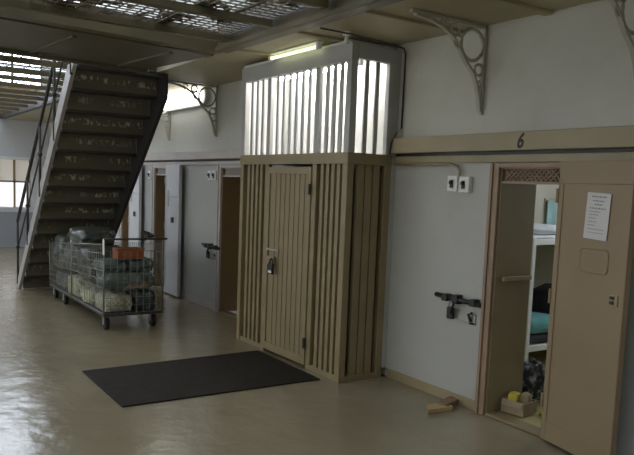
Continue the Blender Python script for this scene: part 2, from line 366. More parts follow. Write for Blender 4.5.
# door frames (trim), jamb linings, transom vent and leaves
def doorway(n, o0, o1, leaf_ang, leaf_w, fm, jm, dm, lab, rich):
    root = bpy.data.objects.new('door_%d' % n, None); COL.objects.link(root); root.location = (X, o0, 0)
    struct(root, lab, 'door'); off = (X, o0, 0)
    fr = MB(off)
    fr.box(X-.03, X-.001, o1, o1+.078, 0, 1.982).box(X-.045, X-.03, o1+.05, o1+.078, 0, 1.982)
    fr.box(X-.03, X-.001, o0-.05, o0, 0, 1.982).box(X-.03, X-.001, o0, o1, 1.945, 1.982)
    fr.build('door_frame', fm, root, bev=.004)
    jb = MB(off)
    jb.box(X-.001, X+TH, o1-.012, o1-.001, .012, ZO-.002).box(X-.001, X+TH, o0+.001, o0+.012, .012, ZO-.002).box(X-.001, X+TH, o0+.012, o1-.012, ZO-.014, ZO-.002)
    jb.build('jamb_lining', jm, root)
    MB(off).box(X-.02, X+.1, o0+.012, o1-.012, 0.002, .022).build('threshold', 'jamb', root, bev=.004)
    if n != 1:
        MB(off).box(X+TH-.03, X+TH-.005, o0+.012, o1-.012, .022, ZO-.014).build('inner_panel', 'jamb_brown', root)
    # vent above the doorway: frame and a lattice of diagonal strips
    v = MB(off); z0, z1 = 1.845, 1.945; ya, yb = o0+.012, o1-.012
    v.box(X+.002, X+.022, ya, yb, z0-.018, z0).box(X+.002, X+.022, ya, yb, z1-.008, z1)
    L = yb-ya; st = .042; k = -3
    while k*st < L+.1:
        for sgn in (1, -1):
            a = ya+k*st; p0 = (a, z0) if sgn > 0 else (a, z1); p1 = (a+.1, z1) if sgn > 0 else (a+.1, z0)
            if p0[0] >= ya and p1[0] <= yb:
                v.bar((X+.012, p0[0], p0[1]), (X+.012, p1[0], p1[1]), .012, .007)
        k += 1
    v.build('vent_grille', fm, root)
    MB(off).box(X+.03, X+.04, ya, yb, z0-.016, ZO-.015).build('vent_backing', 'jamb_brown', root)
    # swung-back leaf
    a = R(leaf_ang)
    lf = bpy.data.objects.new('leaf', None)
    hx, hy = X-.055, o0-.012-(.026 if rich else 0)
    def T(s, d, z):   # s along the leaf, d out of its visible face
        return Vector((hx - s*math.sin(a) - d*math.cos(a), hy - s*math.cos(a) + d*math.sin(a), z))
    rot = Matrix.Rotation(-a, 3, 'Z')
    def lbox(mb, s0, s1, d0, d1, z0, z1):
        return mb.cbox(T((s0+s1)/2, (d0+d1)/2, (z0+z1)/2), (d1-d0, s1-s0, z1-z0), rot)
    lm = MB(off); W = leaf_w
    lbox(lm, 0, W, -.02, .02, .022, 1.985)
    leaf = lm.build('door_leaf', dm, root, bev=.004)
    e = MB(off)
    lbox(e, 0, W, .02, .027, 1.835, 1.985); lbox(e, 0, .045, .02, .027, .022, 1.835); lbox(e, W-.06, W, .02, .027, .022, 1.835); lbox(e, .045, W-.06, .02, .027, .022, .16)
    e.build('face_frame', dm, leaf, bev=.003)
    for hz in (.3, 1.05, 1.75):
        h = MB(off); h.tube([T(-.004, .03, hz-.05), T(-.004, .03, hz+.05)], .011)
        h.build('hinge', 'steel' if not rich else dm, leaf)
    if rich:
        # food hatch: proud rim of a rounded rectangle
        pts = []; s0, s1, z0, z1, r = .245, .485, 1.262, 1.415, .03
        for cx, cz, t0 in ((s1-r, z1-r, 0), (s0+r, z1-r, 90), (s0+r, z0+r, 180), (s1-r, z0+r, 270)):
            for q in range(5):
                t = R(t0+q*22.5); pts.append(T(cx+r*math.cos(t), .022, cz+r*math.sin(t)))
        h = MB(off); h.tube(pts, .006, 6, True); 
        lbox(h, s0+.005, s1-.005, .0201, .024, z0+.005, z1-.005)
        h.build('hatch', dm, leaf, smooth=False)
        lp = MB(off); lbox(lp, .535, .6, .027, .036, 1.075, 1.145)
        lock = lp.build('lock_plate', 'tan', leaf, bev=.003)
        lk = MB(off); lbox(lk, .545, .572, .036, .046, 1.085, 1.105); lbox(lk, .545, .572, .036, .046, 1.118, 1.136)
        o = lk.build('lock_bolt', 'black', leaf)
    else:
        pk = MB(off); lbox(pk, .28, .36, .02, .04, 1.12, 1.2); pk.build('lock_plate', 'dark_iron', leaf)
        pk = MB(off); lbox(pk, .1, .5, .02, .03, 1.5, 1.52); lbox(pk, .1, .14, .02, .03, 1.36, 1.6); pk.build('hatch', 'wall', leaf)
    return T, rot, root

T1, rot1, d1 = doorway(1, *OPEN[0], 11., .64, 'frame', 'jamb', 'door', 'tan steel cell door folded back beside its open doorway', True)
doorway(2, *OPEN[1], 3., .6, 'pale_trim', 'jamb_brown', 'door_pale', 'pale cell door just beyond the barred cage', False)
doorway(3, *OPEN[2], 2., .58, 'pale_trim', 'jamb_brown', 'door_pale', 'pale cell door standing open beyond the trolley', False)
doorway(4, *OPEN[3], 2., .56, 'pale_trim', 'jamb_brown', 'door_pale', 'farthest cell door behind the staircase', False)

# rail on the jamb of the open cell
t = thing('grab_rail', 'short tan rail fixed across the left jamb of the open cell', 'rail', (X+.05, 3.678, 1.09))
MB().box(0, .33, -.04, -.018, -.017, .017).build('rail', 'tan', t, bev=.004)
for xx in (.03, .3): MB().box(xx-.012, xx+.012, -.018, 0, -.012, .012).build('rail_mount', 'black', t)

# notice taped on the near door
root = thing('paper_notice', 'white printed notice taped to the open tan cell door', 'notice', T1(.37, .028, 1.628), -R(11))
tilt = Matrix.Rotation(R(2.5), 3, 'X')
MB().cbox((0, 0, 0), (.002, .20, .30), tilt).build('sheet', 'paper', root)
lines = [(-.0, .125, .13, .014), (0, .098, .10, .012), (0, .075, .07, .012), (0, .05, .14, .011), (.025, .028, .09, .008), (.03, .008, .08, .008), (.04, -.015, .06, .008), (.035, -.038, .07, .008), (.04, -.06, .06, .008), (0, -.085, .14, .007), (0, -.108, .13, .006)]
pr = MB()
for (yy, zz, wd, hh) in lines:
    # broken strokes that stand for lines of print too small to read
    y0 = yy-wd/2
    while y0 < yy+wd/2-.004:
        wl = min(random.uniform(.012, .03), yy+wd/2-y0)
        pr.cbox(tilt @ Vector((-.0014, y0+wl/2, zz)), (.0006, wl*.86, hh*.62), tilt); y0 += wl+.003
pr.build('print', 'ink', root)

# number on the ledge
cu = bpy.data.curves.new('cell_number', 'FONT'); cu.body = '6'; cu.size = .15; cu.extrude = .001; cu.offset = .004; cu.align_x = 'CENTER'; cu.align_y = 'CENTER'; cu.shear = .25
to = bpy.data.objects.new('tmp_text', cu); COL.objects.link(to)
bpy.context.view_layer.update()
me = bpy.data.meshes.new_from_object(to.evaluated_get(bpy.context.evaluated_depsgraph_get()))
bpy.data.objects.remove(to)
n6 = bpy.data.objects.new('cell_number', me); COL.objects.link(n6); me.materials.clear(); me.materials.append(M['digit'])
n6.location = (X-.0858, 3.46, 2.132); n6.rotation_euler = (R(90), 0, R(-90)); n6.scale = (.8, 1, 1)
tag(n6, 'black painted figure 6 on the tan ledge above the open cell', 'number')

# ------------------------------------------------------------------ bolts, padlocks, switches
def make_bolt(loc, label):
    r = thing('sliding_bolt', label, 'bolt', loc, 0, 'black door bolts on the cell wall')
    b = MB(); b.tube([(-.04, .26, .008), (-.04, -.25, -.008)], .021); b.build('bolt_rod', 'black', r, smooth=True)
    for yy, hh in ((.14, .058), (.02, .075), (-.17, .058)):
        MB().box(-.068, 0, yy-.03, yy+.03, -hh/2, hh/2).build('keeper', 'black', r, bev=.005)
    b = MB(); b.tube([(-.055, .02, -.01), (-.075, .03, -.06), (-.075, .04, -.12)], .011); b.build('bolt_handle', 'black', r, smooth=True)
    b = MB(); b.box(-.012, 0, -.17, .06, -.185, -.165); b.box(-.012, 0, -.17, -.1, -.185, -.1); b.build('hasp_plate', 'steel', r, bev=.002)
    b = MB(); b.tube([(-.02, -.13, -.16), (-.04, -.12, -.1), (-.03, -.15, -.085)], .012); b.build('hasp', 'black', r, smooth=True)
    return r
bolt = make_bolt((X, 4.02, .875), 'black sliding bolt on the wall left of the open tan cell door')
copy_tree(bolt, (X, 8.72, .875), 0, 'black sliding bolt on the pale wall just left of the cage')
copy_tree(bolt, (X, 11.13, .85), 0, 'black sliding bolt on the wall above the trolley')
def make_padlock(loc, label):
    r = thing('padlock', label, 'padlock', loc, 0, 'padlocks hanging by the cell doors')
    MB().box(-.024, .004, -.034, .034, -.125, -.03).build('padlock_body', 'black', r, bev=.006)
    b = MB(); b.tube([(-.011, .022*math.cos(t), -.03+.055*math.sin(t)) for t in [k*math.pi/8 for k in range(9)]], .006); b.build('shackle', 'steel', r, smooth=True)
    return r
pl = make_padlock((X-.03, 4.10, .83), 'black padlock hanging under the bolt nearest the viewer')
copy_tree(pl, (X-.03, 8.80, .83), 0, 'padlock hanging under the bolt by the cage')
def make_switch(loc, label):
    r = thing('switch_box', label, 'switch', loc, 0, 'switch boxes beside the cell doors')
    MB().box(-.045, 0, -.056, .056, -.064, .064).build('switch_plate', 'white', r, bev=.006)
    b = MB(); b.box(-.056, -.05, -.018, .018, -.035, .03); b.box(-.075, -.056, -.01, .01, -.005, .022); b.build('toggle', 'black', r, bev=.003)
    return r
sw = make_switch((X, 4.165, 1.815), 'left one of two white key switches beside the open cell')
copy_tree(sw, (X, 4.035, 1.81), 0, 'right one of two white key switches beside the open cell')
copy_tree(sw, (X, 8.80, 1.84), 0, 'left white key switch on the far wall by the cage')
copy_tree(sw, (X, 8.66, 1.84), 0, 'right white key switch on the far wall by the cage')
copy_tree(sw, (X, 11.1, 1.83), 0, 'white key switch beyond the trolley near the stairs')
b = MB(); b.tube([(X-.045, 4.9, 1.972), (X-.045, 4.3, 1.97), (X-.045, 4.18, 1.968), (X-.04, 4.12, 1.95), (X-.03, 4.10, 1.92), (X-.03, 4.10, 1.88)], .011)
tag(b.build('wiring_conduit', 'tan', smooth=True), 'tan conduit running under the ledge to the white switches', 'conduit')
b = MB(); b.tube([(3.16, 4.76, 3.0), (3.45, 4.74, 2.995), (3.8, 4.80, 2.995), (4.12, 4.86, 2.99), (4.145, 4.865, 2.95), (4.145, 4.87, 2.3), (4.09, 4.885, 2.235), (4.06, 4.897, 2.16), (4.05, 4.90, 2.06)], .007)
tag(b.build('black_cable', 'black', smooth=True), 'thin black cable crossing the ceiling and dropping beside the cage', 'cable')
b = MB(); b.tube([(2.985, 6.3, 3.13), (2.985, 1.5, 3.13)], .018)
tag(b.build('ceiling_pipe', 'dark_iron', smooth=True), 'dark pipe running along the tan gallery edge', 'pipe')

# ------------------------------------------------------------------ barred cage
XG, YA, YB = 3.645, 4.93, 6.93
GO = (XG, (YA+YB)/2, 0)
cage = thing('barred_cage', 'floor to ceiling barred cage, tan below and white above, with a gate', 'cage', GO)
ZR0, ZR1, ZT = 1.955, 2.055, 2.985
P1, P2 = 6.36, 5.47
def C(): return MB(GO)
for nm, m, z0, z1 in (('post', 'cage', 0, ZR1), ('upper_post', 'cage_white', ZR1, ZT)):
    C().box(XG-.035, XG+.035, YA, YA+.075, z0, z1).build(nm, m, cage, bev=.004)         # near corner
    C().box(XG-.03, XG+.03, YB-.07, YB, z0, z1).build(nm, m, cage, bev=.004)            # far corner
    C().box(X-.13, X-.058, YA, YA+.05, z0, z1).build(nm, m, cage, bev=.004)            # against the wall
    for yy in (P1, P2): C().box(XG-.02, XG+.02, yy-.035, yy+.035, z0, z1).build(nm, m, cage, bev=.003)
C().box(XG-.04, XG+.03, YA-.005, YB, ZR0, ZR1).build('middle_rail', 'cage', cage, bev=.004)
C().box(XG+.03, X-.058, YA-.005, YA+.05, ZR0, ZR1).build('middle_rail', 'cage', cage, bev=.004)
C().box(XG-.045, XG+.03, YA-.01, YB, ZT-.15, ZT).build('top_rail', 'cage_white', cage, bev=.004)
C().box(XG+.03, X-.058, YA-.01, YA+.05, ZT-.13, ZT).build('top_rail', 'cage_white', cage, bev=.004)
C().box(XG-.02, XG+.02, P1+.035, YB-.07, 0, .05).build('bottom_rail', 'cage', cage, bev=.003)
C().box(XG-.02, XG+.02, YA+.075, P2-.035, 0, .05).build('bottom_rail', 'cage', cage, bev=.003)
C().box(XG+.035, X-.13, YA+.005, YA+.04, 0, .05).build('bottom_rail', 'cage', cage, bev=.003)
def bars(y0, y1, n, w, d, z0, z1, m, parent=cage, name='bar', xc=XG):
    for k in range(n):
        yy = y0+(y1-y0)*(k+1)/(n+1)
        C().box(xc-d/2, xc+d/2, yy-w/2, yy+w/2, z0, z1).build(name, m, parent, bev=.002)
def sbars(x0, x1, n, w, d, z0, z1, m):
    for k in range(n):
        xx = x0+(x1-x0)*(k+1)/(n+1)
        C().box(xx-w/2, xx+w/2, YA+.025-d/2, YA+.025+d/2, z0, z1).build('bar', m, cage, bev=.002)
# upper tier
bars(P1+.035, YB-.07, 3, .045, .018, ZR1, ZT-.15, 'cage_white')
bars(P2+.035, P1-.035, 6, .036, .018, ZR1, ZT-.15, 'cage_white')
bars(YA+.075, P2-.035, 3, .045, .018, ZR1, ZT-.15, 'cage_white')
sbars(XG+.035, X-.13, 2, .04, .02, ZR1, ZT-.13, 'cage_white')
# lower tier
bars(P1+.035, YB-.07, 4, .05, .03, .05, ZR0, 'cage')
bars(YA+.075, P2-.035, 4, .05, .03, .05, ZR0, 'cage')
sbars(XG+.035, X-.13, 3, .075, .03, .05, ZR0, 'cage')
struct(MB().box(X-.057, X-.001, YA+.005, YA+.06, 0.086, 3.02).build('trim_11', 'wall'), 'narrow plaster pier beside the cage', 'trim')
C().box(XG+.03, XG+.04, P1+.035, YB-.07, .05, ZR0).build('infill_sheet', 'cage_sheet', cage)
C().box(XG+.045, XG+.055, YA+.16, P2-.035, .05, ZR0).build('infill_sheet', 'cage_back', cage)
# panels inside
C().box(X-.05, X-.03, YA+.05, YB, .01, ZR0-.02).build('back_board', 'cage_back', cage)
C().box(XG+.04, X-.03, YB-.03, YB-.01, .01, ZR0-.02).build('end_board', 'cage_back', cage)
C().box(XG+.035, X-.002, YB-.03, YB, ZR1, ZT-.01).build('upper_end_panel', 'white', cage)
C().box(XG+.035, X-.003, YA+.06, YB-.04, ZR0+.02, ZR0+.05).build('added_divider', 'white', cage)  # unseen panel added to keep the upper light out of the lower cage
C().box(X-.02, X-.003, YA+.06, YB-.035, ZR1-.02, ZT-.01).build('upper_back_panel', 'white', cage)
C().box(XG-.02, X-.003, YA+.05, YB, ZT, ZT+.03).build('top_panel', 'white', cage)
# gate
g0, g1 = P2+.037, P1-.037
gate = C().box(XG-.035, XG-.005, g0, g0+.05, .03, 1.93).box(XG-.035, XG-.005, g1-.05, g1, .03, 1.93).box(XG-.035, XG-.005, g0+.05, g1-.05, 1.86, 1.93).box(XG-.035, XG-.005, g0+.05, g1-.05, .03, .11).build('gate', 'cage', cage, bev=.004)
for k in range(7):
    yy = g0+.05+(g1-g0-.1)*(k+1)/8
    C().box(XG-.0265, XG-.019, yy-.026, yy+.026, .11, 1.86).build('gate_bar', 'cage', gate, bev=.003)
C().box(XG-.019, XG-.010, g0+.05, g1-.05, .11, 1.86).build('gate_sheet', 'cage_sheet', gate)
lk = C().box(XG-.06, XG-.035, 6.1, 6.28, .93, 1.02).build('lock_case', 'cage', gate, bev=.004)
C().box(XG-.052, XG-.036, 6.03, 6.27, 1.075, 1.10).build('bolt_bar', 'steel', gate, bev=.003)
for zz in (.25, 1.72): C().tube([(XG-.045, g0+.0, zz-.05), (XG-.045, g0+.0, zz+.05)], .014).build('hinge', 'dark_iron', gate)
# padlock on the gate
r = thing('padlock', 'black padlock with a bright keyhole edge on the tan cage gate', 'padlock', (XG-.062, 6.12, .98))
MB().box(-.03, 0, -.04, .04, -.14, -.03).build('padlock_body', 'black', r, bev=.008)
b = MB(); b.tube([(-.015, .028*math.cos(t), -.03+.05*math.sin(t)) for t in [k*math.pi/8 for k in range(9)]], .008); b.build('shackle', 'black', r, smooth=True)
MB().box(-.033, -.03, -.035, .03, -.125, -.10).build('keyhole_cover', 'white', r)
# added white rod stands for the bright slit seen past the near corner
tag(MB().tube([(3.705, 5.045, .06), (3.705, 5.045, 1.95)], .012).build('bright_slit', 'white', smooth=True), 'thin white rod added as the bright slit behind the cage near corner post', 'rod')
# lamp inside the top of the cage
def make_strip(loc, L, label, tube, rz=0., group='strip lights', hh=.05, tr=.019):
    r = thing('strip_light', label, 'light', loc, rz, group)
    MB().box(-.035, .035, -L/2, L/2, -hh, 0).build('housing', 'white', r, bev=.004)
    b = MB(); b.tube([(0, -L/2+.05, -hh-tr-.016), (0, L/2-.05, -hh-tr-.016)], tr, 10); b.build('tube', tube, r, smooth=True)
    for s in (-1, 1):
        MB().box(-.02, .02, s*(L/2-.03)-.02, s*(L/2-.03)+.02, -hh-2*tr-.022, -hh).build('end_holder', 'white', r, bev=.003)
    return r
make_strip((3.93, 5.95, 2.97), 1.5, 'lit strip light inside the top of the barred cage', 'tube_cage')
make_strip((3.535, 5.77, 3.039), .92, 'yellowish strip light under the gallery just above the cage front', 'tube_green', hh=.014, tr=.015)
r = thing('ceiling_rose', 'small white ceiling fitting under the gallery by the cage corner', 'fitting', (3.5, 4.87, 3.04))
MB().tube([(0, 0, 0), (0, 0, -.03)], .035, 14).build('rose', 'white', r, smooth=False)
MB().tube([(0, 0, -.03), (0, 0, -.07), (0, 0, -.1)], [.012, .022, .014], 12).build('bulb_cap', 'white', r, smooth=True)

# rounded bulkhead lamp on the far wall
r = thing('wall_lamp', 'long bright round-ended lamp high on the wall behind an iron bracket', 'light', (X, 9.75, 2.93))
def capsule(L, h, x0, x1):
    pts = []
    for k in range(13):
        t = R(-90+k*15); pts.append((L/2-h+h*math.cos(t), h*math.sin(t)))
    for k in range(13):
        t = R(90+k*15); pts.append((-L/2+h+h*math.cos(t), h*math.sin(t)))
    return MB().prism(pts, 'x', x0, x1)
capsule(1.64, .135, -.07, 0).build('lamp_back', 'bracket_grey', r, bev=.006)
capsule(1.5, .1, -.16, -.07).build('diffuser', 'diffuser', r, bev=.02)

# ------------------------------------------------------------------ cast iron brackets
def make_bracket(loc, label, m='bracket'):
    r = thing('iron_bracket', label, 'bracket', loc, 0, 'cast iron brackets under the gallery')
    w, t = .034, .022; ax = (0, 1, 0)
    MB().strip([(-.02, 0, 0), (-.02, 0, -.35), (-.018, 0, -.62), (-.012, 0, -.68)], w, t, ax).build('wall_leg', m, r)
    MB().strip([(-.0, 0, -.018), (-.4, 0, -.018), (-.78, 0, -.012)], w, t, ax).build('ceiling_arm', m, r)
    pts = []
    for (px_, pz_) in ((-.74, -.03), (-.6, -.045), (-.47, -.075), (-.37, -.125), (-.29, -.205), (-.215, -.295), (-.13, -.37), (-.085, -.45), (-.05, -.55), (-.03, -.66)):
        pts.append((px_, 0, pz_))
    MB().strip(pts, w, t*.9, ax).build('curved_brace', m, r)
    def ring(cx, cz, rr, nm='ring', th=.011):
        MB().tube([(cx+rr*math.cos(2*math.pi*k/24), 0, cz+rr*math.sin(2*math.pi*k/24)) for k in range(24)], th, 8, True).build(nm, m, r, smooth=True)
    ring(-.15, -.165, .118, th=.013); ring(-.068, -.345, .042); ring(-.335, -.075, .042)
    # small curls beside the big ring
    for cx, cz, rr, t0, t1 in ((-.30, -.16, .045, 20, 300), (-.46, -.06, .03, 0, 270), (-.05, -.45, .022, 90, 400)):
        MB().tube([(cx+rr*math.cos(R(t)), 0, cz+rr*math.sin(R(t))) for t in range(t0, t1, 20)], .009, 6).build('scroll', m, r, smooth=True)
    return r
br = make_bracket((X, 3.93, ZC-.001), 'cast iron scroll bracket on the upper wall left of the open cell')
copy_tree(br, (X, 2.60, ZC-.001), 0, 'cast iron scroll bracket at the top right edge of the view')
copy_tree(br, (X, 8.7, ZC-.001), 0, 'cast iron scroll bracket in front of the bright wall lamp')
copy_tree(br, (X, 10.35, ZC-.001), 0, 'cast iron scroll bracket beyond the wall lamp near the stairs')

# ------------------------------------------------------------------ bridge, net
r = thing('foot_bridge', 'olive iron foot bridge crossing overhead at the top of the stairs', 'bridge', (3.0, 7.47, ZC), R(6))
BO = (3.0, 7.47, ZC)
bxr = 3.06
MB(BO).box(-3.5, bxr, 6.86, 8.14, ZC, ZC+.1).build('deck', 'olive', r)
MB(BO).box(-3.5, bxr, 6.50, 6.56, ZC-.0, ZC+.2).box(-3.5, bxr, 6.56, 6.64, ZC-.0, ZC+.02).box(-3.5, bxr, 6.64, 6.67, ZC+.05, ZC+.1).box(-3.5, bxr, 6.67, 6.83, ZC-.01, ZC+.06).box(-3.5, bxr, 6.83, 6.86, ZC+.04, ZC+.1).build('edge_beam', 'edge', r)
MB(BO).box(-3.5, bxr, 8.14, 8.22, ZC-.04, ZC+.15).build('edge_beam', 'olive', r, bev=.004)
for k in range(7):
    xx = -3.2+k*.98; MB(BO).box(xx-.02, xx+.02, 6.87, 8.13, ZC-.018, ZC).build('rib', 'olive', r)

def make_net(y0, y1, x0, x1, z, label, step, hw, dens):
    off = ((x0+x1)/2, (y0+y1)/2, z); b = MB(off)
    n = int((x1-x0)/step)
    for k in range(n+1):
        xx = x0+(x1-x0)*k/n; b.box(xx-hw, xx+hw, y0, y1, z, z+2*hw)
    n = int((y1-y0)/step)
    for k in range(n+1):
        yy = y0+(y1-y0)*k/n; b.box(x0, x1, yy-hw, yy+hw, z+2*hw, z+4*hw)
    r = thing('safety_net', label, 'net', off)
    b.build('wire_mesh', 'net', r)
    yy = y0+.35
    while yy < y1:
        MB(off).box(x0, x1, yy-.035, yy+.035, z-.06, z-.001).build('joist', 'edge', r, bev=.004); yy += .82
    # grime and litter lying on the mesh in ragged flakes
    g = MB(off); rnd = random.Random(3)
    for k in range(int((y1-y0)*(x1-x0)*dens)):
        cx, cy = rnd.uniform(x0, x1), rnd.uniform(y0, y1)
        m = Matrix.Rotation(rnd.uniform(0, 3.1), 3, 'Z')
        g.cbox((cx, cy, z+.03), (rnd.uniform(.05, .26), rnd.uniform(.05, .2), .006), m)
    o = g.build('grime', 'grime', r); o['kind'] = 'stuff'
    return r
make_net(1.6, 6.12, -2.2, 2.97, ZC+.07, 'wire safety net overhead on the near side of the foot bridge', .085, .0045, 13)
make_net(8.6, 18.0, -2.2, 2.97, ZC+.07, 'wire safety net beyond the foot bridge and above the stairs', .2, .005, 4.)

# ------------------------------------------------------------------ staircase
SO = (2.75, 11.3, 0)
st = thing('staircase', 'steep iron staircase with olive risers climbing to the foot bridge', 'staircase', SO)
N = 13; dz = 3.02/N; dy = .2375
sx0, sx1 = 2.215, 3.235
ytop, ztop = 8.28, 3.02
for k in range(N):
    zt = ztop-k*dz; yt = ytop+k*dy
    MB(SO).box(sx0, sx1, yt-.02, yt+dy-.007, zt-.03, zt).build('tread', 'dark_iron', st)
    MB(SO).box(sx0, sx1, yt+dy-.006, yt+dy, max(zt-dz, .002), zt).build('riser', 'riser', st)
def strg(x0, x1, m, name, lo=.27, fl=.21, y0=-.02):
    # profile in (y, z): sloping channel
    yb = ytop+N*dy
    dn = .16
    poly = [(ytop+y0, ztop+.02), (ytop+.26, ztop+.02), (yb+.27, .0), (yb-fl, .0), (ytop+y0, ztop-lo)]
    return MB(SO).prism(poly, 'x', x0, x1).build(name, m, st, bev=.004)
strg(2.165, 2.212, 'stringer', 'stringer', .02, -.06, .03)
strg(3.238, 3.29, 'dark_iron', 'stringer')
def rail(xx, h, rr, m, nm):
    MB(SO).tube([(xx, ytop+.05, ztop+h), (xx, ytop+N*dy+.12, .12+h)], rr, 8).build(nm, m, st, smooth=True)
for xx in (2.17, 3.265):
    rail(xx, .92, .024, 'dark_iron', 'handrail'); rail(xx, .5, .012, 'dark_iron', 'middle_rail')
    for u in (.02, .27, .52, .77, 1.0):
        yy = ytop+.05+(N*dy+.07)*u; zz = ztop+(.12-ztop)*u
        MB(SO).tube([(xx, yy, zz-.05), (xx, yy, zz+.92)], .018, 8).build('baluster', 'dark_iron', st, smooth=True)
        b = MB(SO)
        b.tube([(xx, yy, zz+.49), (xx, yy, zz+.52), (xx, yy, zz+.55)], [.02, .036, .02], 10); b.build('rail_knob', 'dark_iron', st, smooth=True)

# ------------------------------------------------------------------ floor mat, debris
b = MB(); b.prism([(1.71, 5.13), (3.53, 5.10), (3.55, 6.30), (1.72, 6.27)], 'z', .001, .012)
tag(b.build('rubber_mat', 'mat', bev=.004), 'black rectangular rubber mat on the floor in front of the cage', 'mat')
tag(MB().prism([(-.15, -.05), (.1, -.07), (.14, .03), (-.06, .06)], 'z', 0, .035).build('wood_wedge', 'wood', loc=(3.90, 3.96, .001), bev=.004), 'flat broken piece of raw wood on the floor by the wall', 'wood')
o = MB().cbox((0, 0, .0255), (.24, .09, .05)).build('wood_block', 'wood_dark', loc=(4.05, 3.99, .001), bev=.004); o.rotation_euler = (0, 0, R(20))
tag(o, 'small dark wood block on the floor against the baseboard', 'wood')

# ------------------------------------------------------------------ laundry trolley and its load
TO = (2.72, 9.15, 0)
tx0, tx1, ty0, ty1 = 2.40, 3.10, 7.87, 10.42
tr = thing('laundry_trolley', 'long wire laundry trolley on black casters in front of the stairs', 'trolley', TO)
b = MB(TO); b.box(tx0, tx1, ty0, ty1, .165, .20)
b.build('base', 'dark_iron', tr, bev=.006)
for (xx, yy) in ((tx0+.06, ty0+.1), (tx1-.08, ty0+.1), (tx0+.06, 9.78), (tx1-.08, 9.78), (tx0+.06, ty1-.1), (tx1-.08, ty1-.1)):
    b = MB(TO)
    c = b.tube([(xx-.022, yy, .076), (xx+.022, yy, .076)], .075, 20).build('caster', 'rubber', tr)
    b = MB(TO); b.box(xx-.034, xx-.026, yy-.025, yy+.025, .06, .165).box(xx+.026, xx+.034, yy-.025, yy+.025, .06, .165).box(xx-.034, xx+.034, yy-.04, yy+.04, .15, .165)
    b.build('caster_fork', 'steel', c)
zt_ = 1.06
for (xx, yy) in ((tx0, ty0), (tx1, ty0), (tx0, ty1), (tx1, ty1), (tx0, 9.25)):
    MB(TO).tube([(xx, yy, .165), (xx, yy, zt_ if yy < 9 else .83 if yy > 10 else 1.0)], .010, 8).build('upright', 'wire', tr, smooth=True)
MB(TO).tube([(tx0, ty0, zt_), (tx1+.05, ty0, zt_)], .012, 8).build('end_handle', 'dark_iron', tr, smooth=True)
MB(TO).tube([(tx1, ty0, zt_), (tx1, ty1, .83)], .008, 8).build('top_rail', 'wire', tr, smooth=True)
MB(TO).tube([(tx0, ty0, zt_-.06), (tx0, ty1, .80)], .008, 8).build('top_rail', 'wire', tr, smooth=True)
def wires(p0, p1, z0, z1a, z1b, name):
    b = MB(TO); p0 = Vector(p0); p1 = Vector(p1); L = (p1-p0).length; n = int(L/.07)
    for k in range(n+1):
        p = p0.lerp(p1, k/n); zt = z1a+(z1b-z1a)*k/n
        b.tube([(p.x, p.y, z0), (p.x, p.y, zt)], .0035, 4)
    for k in range(9):
        u = k/8; b.tube([(p0.x, p0.y, z0+(z1a-z0)*u), (p1.x, p1.y, z0+(z1b-z0)*u)], .0035, 4)
    return b.build(name, 'wire', tr)
wires((tx0, ty0), (tx1, ty0), .2, .92, .92, 'mesh_panel')
wires((tx0, ty0), (tx0, ty1), .2, 1.0, .80, 'mesh_panel')
wires((tx1, ty0), (tx1, ty1), .2, 1.0, .80, 'mesh_panel')

def sack(name, c, size, m, label, cat, group=None, amp=.06, seed=0, rz=0., fl=.5):
    amp *= 1.35 if 'bundle' in name else 1.
    # soft bundle: rounded box pushed about by noise, flat underside
    bm = bmesh.new(); bmesh.ops.create_cube(bm, size=2.)
    bmesh.ops.subdivide_edges(bm, edges=bm.edges, cuts=8, use_grid_fill=True)
    for v in bm.verts:
        p = v.co.copy(); q = p.normalized()*1.22
        v.co = p.lerp(q, fl)
        n_ = noise.noise_vector(v.co*1.7+Vector((seed*3.1, seed, 5)))
        n2 = noise.noise_vector(v.co*5.5+Vector((seed, 7, seed*2)))
        v.co += n_*amp*2 + n2*amp
        v.co = Vector((v.co.x*size[0]/2, v.co.y*size[1]/2, v.co.z*size[2]/2))
        if v.co.z < -size[2]*.46: v.co.z = -size[2]*.46
    zmin = min(v.co.z for v in bm.verts)
    for v in bm.verts: v.co.z -= zmin
    me = bpy.data.meshes.new(name); bm.to_mesh(me); bm.free()
    for p in me.polygons: p.use_smooth = True
    me.materials.append(M[m]); o = bpy.data.objects.new(name, me); COL.objects.link(o)
    o.location = c; o.rotation_euler = (0, 0, rz)
    sb = o.modifiers.new('sub', 'SUBSURF'); sb.levels = 1; sb.render_levels = 1
    return tag(o, label, cat, group)
G = 'bundles loaded on the laundry trolley'
zb = .202
sack('cloth_bundle', (2.60, 8.14, zb), (.34, .46, .20), 'sack_pale', 'cream waffle cloth bundle at the near bottom corner of the trolley', 'bundle', G, .05, 1)
sack('blanket_bundle', (2.91, 8.10, zb), (.26, .42, .26), 'sack_teal', 'dark teal blanket bundle at the bottom right of the trolley near end', 'bundle', G, .06, 2)
sack('cloth_bundle', (2.56, 8.72, zb), (.28, .56, .20), 'sack_lime', 'yellowish cloth bundle low on the trolley side', 'bundle', G, .08, 3)
sack('cloth_bundle', (2.56, 9.32, zb), (.28, .56, .26), 'sack_lime', 'green and cream cloth bundle low in the middle of the trolley', 'bundle', G, .08, 4)
sack('cloth_bundle', (2.58, 9.95, zb), (.30, .6, .24), 'sack', 'dark wrapped bundle low at the far end of the trolley', 'bundle', G, .07, 5)
sack('blanket_bundle', (2.90, 8.78, zb), (.28, .68, .36), 'sack_teal', 'dark blanket bundle low behind the yellowish cloth', 'bundle', G, .06, 6)
sack('blanket_bundle', (2.90, 9.62, zb), (.28, .72, .36), 'sack_teal', 'dark blanket bundle low at the back of the trolley', 'bundle', G, .06, 7)
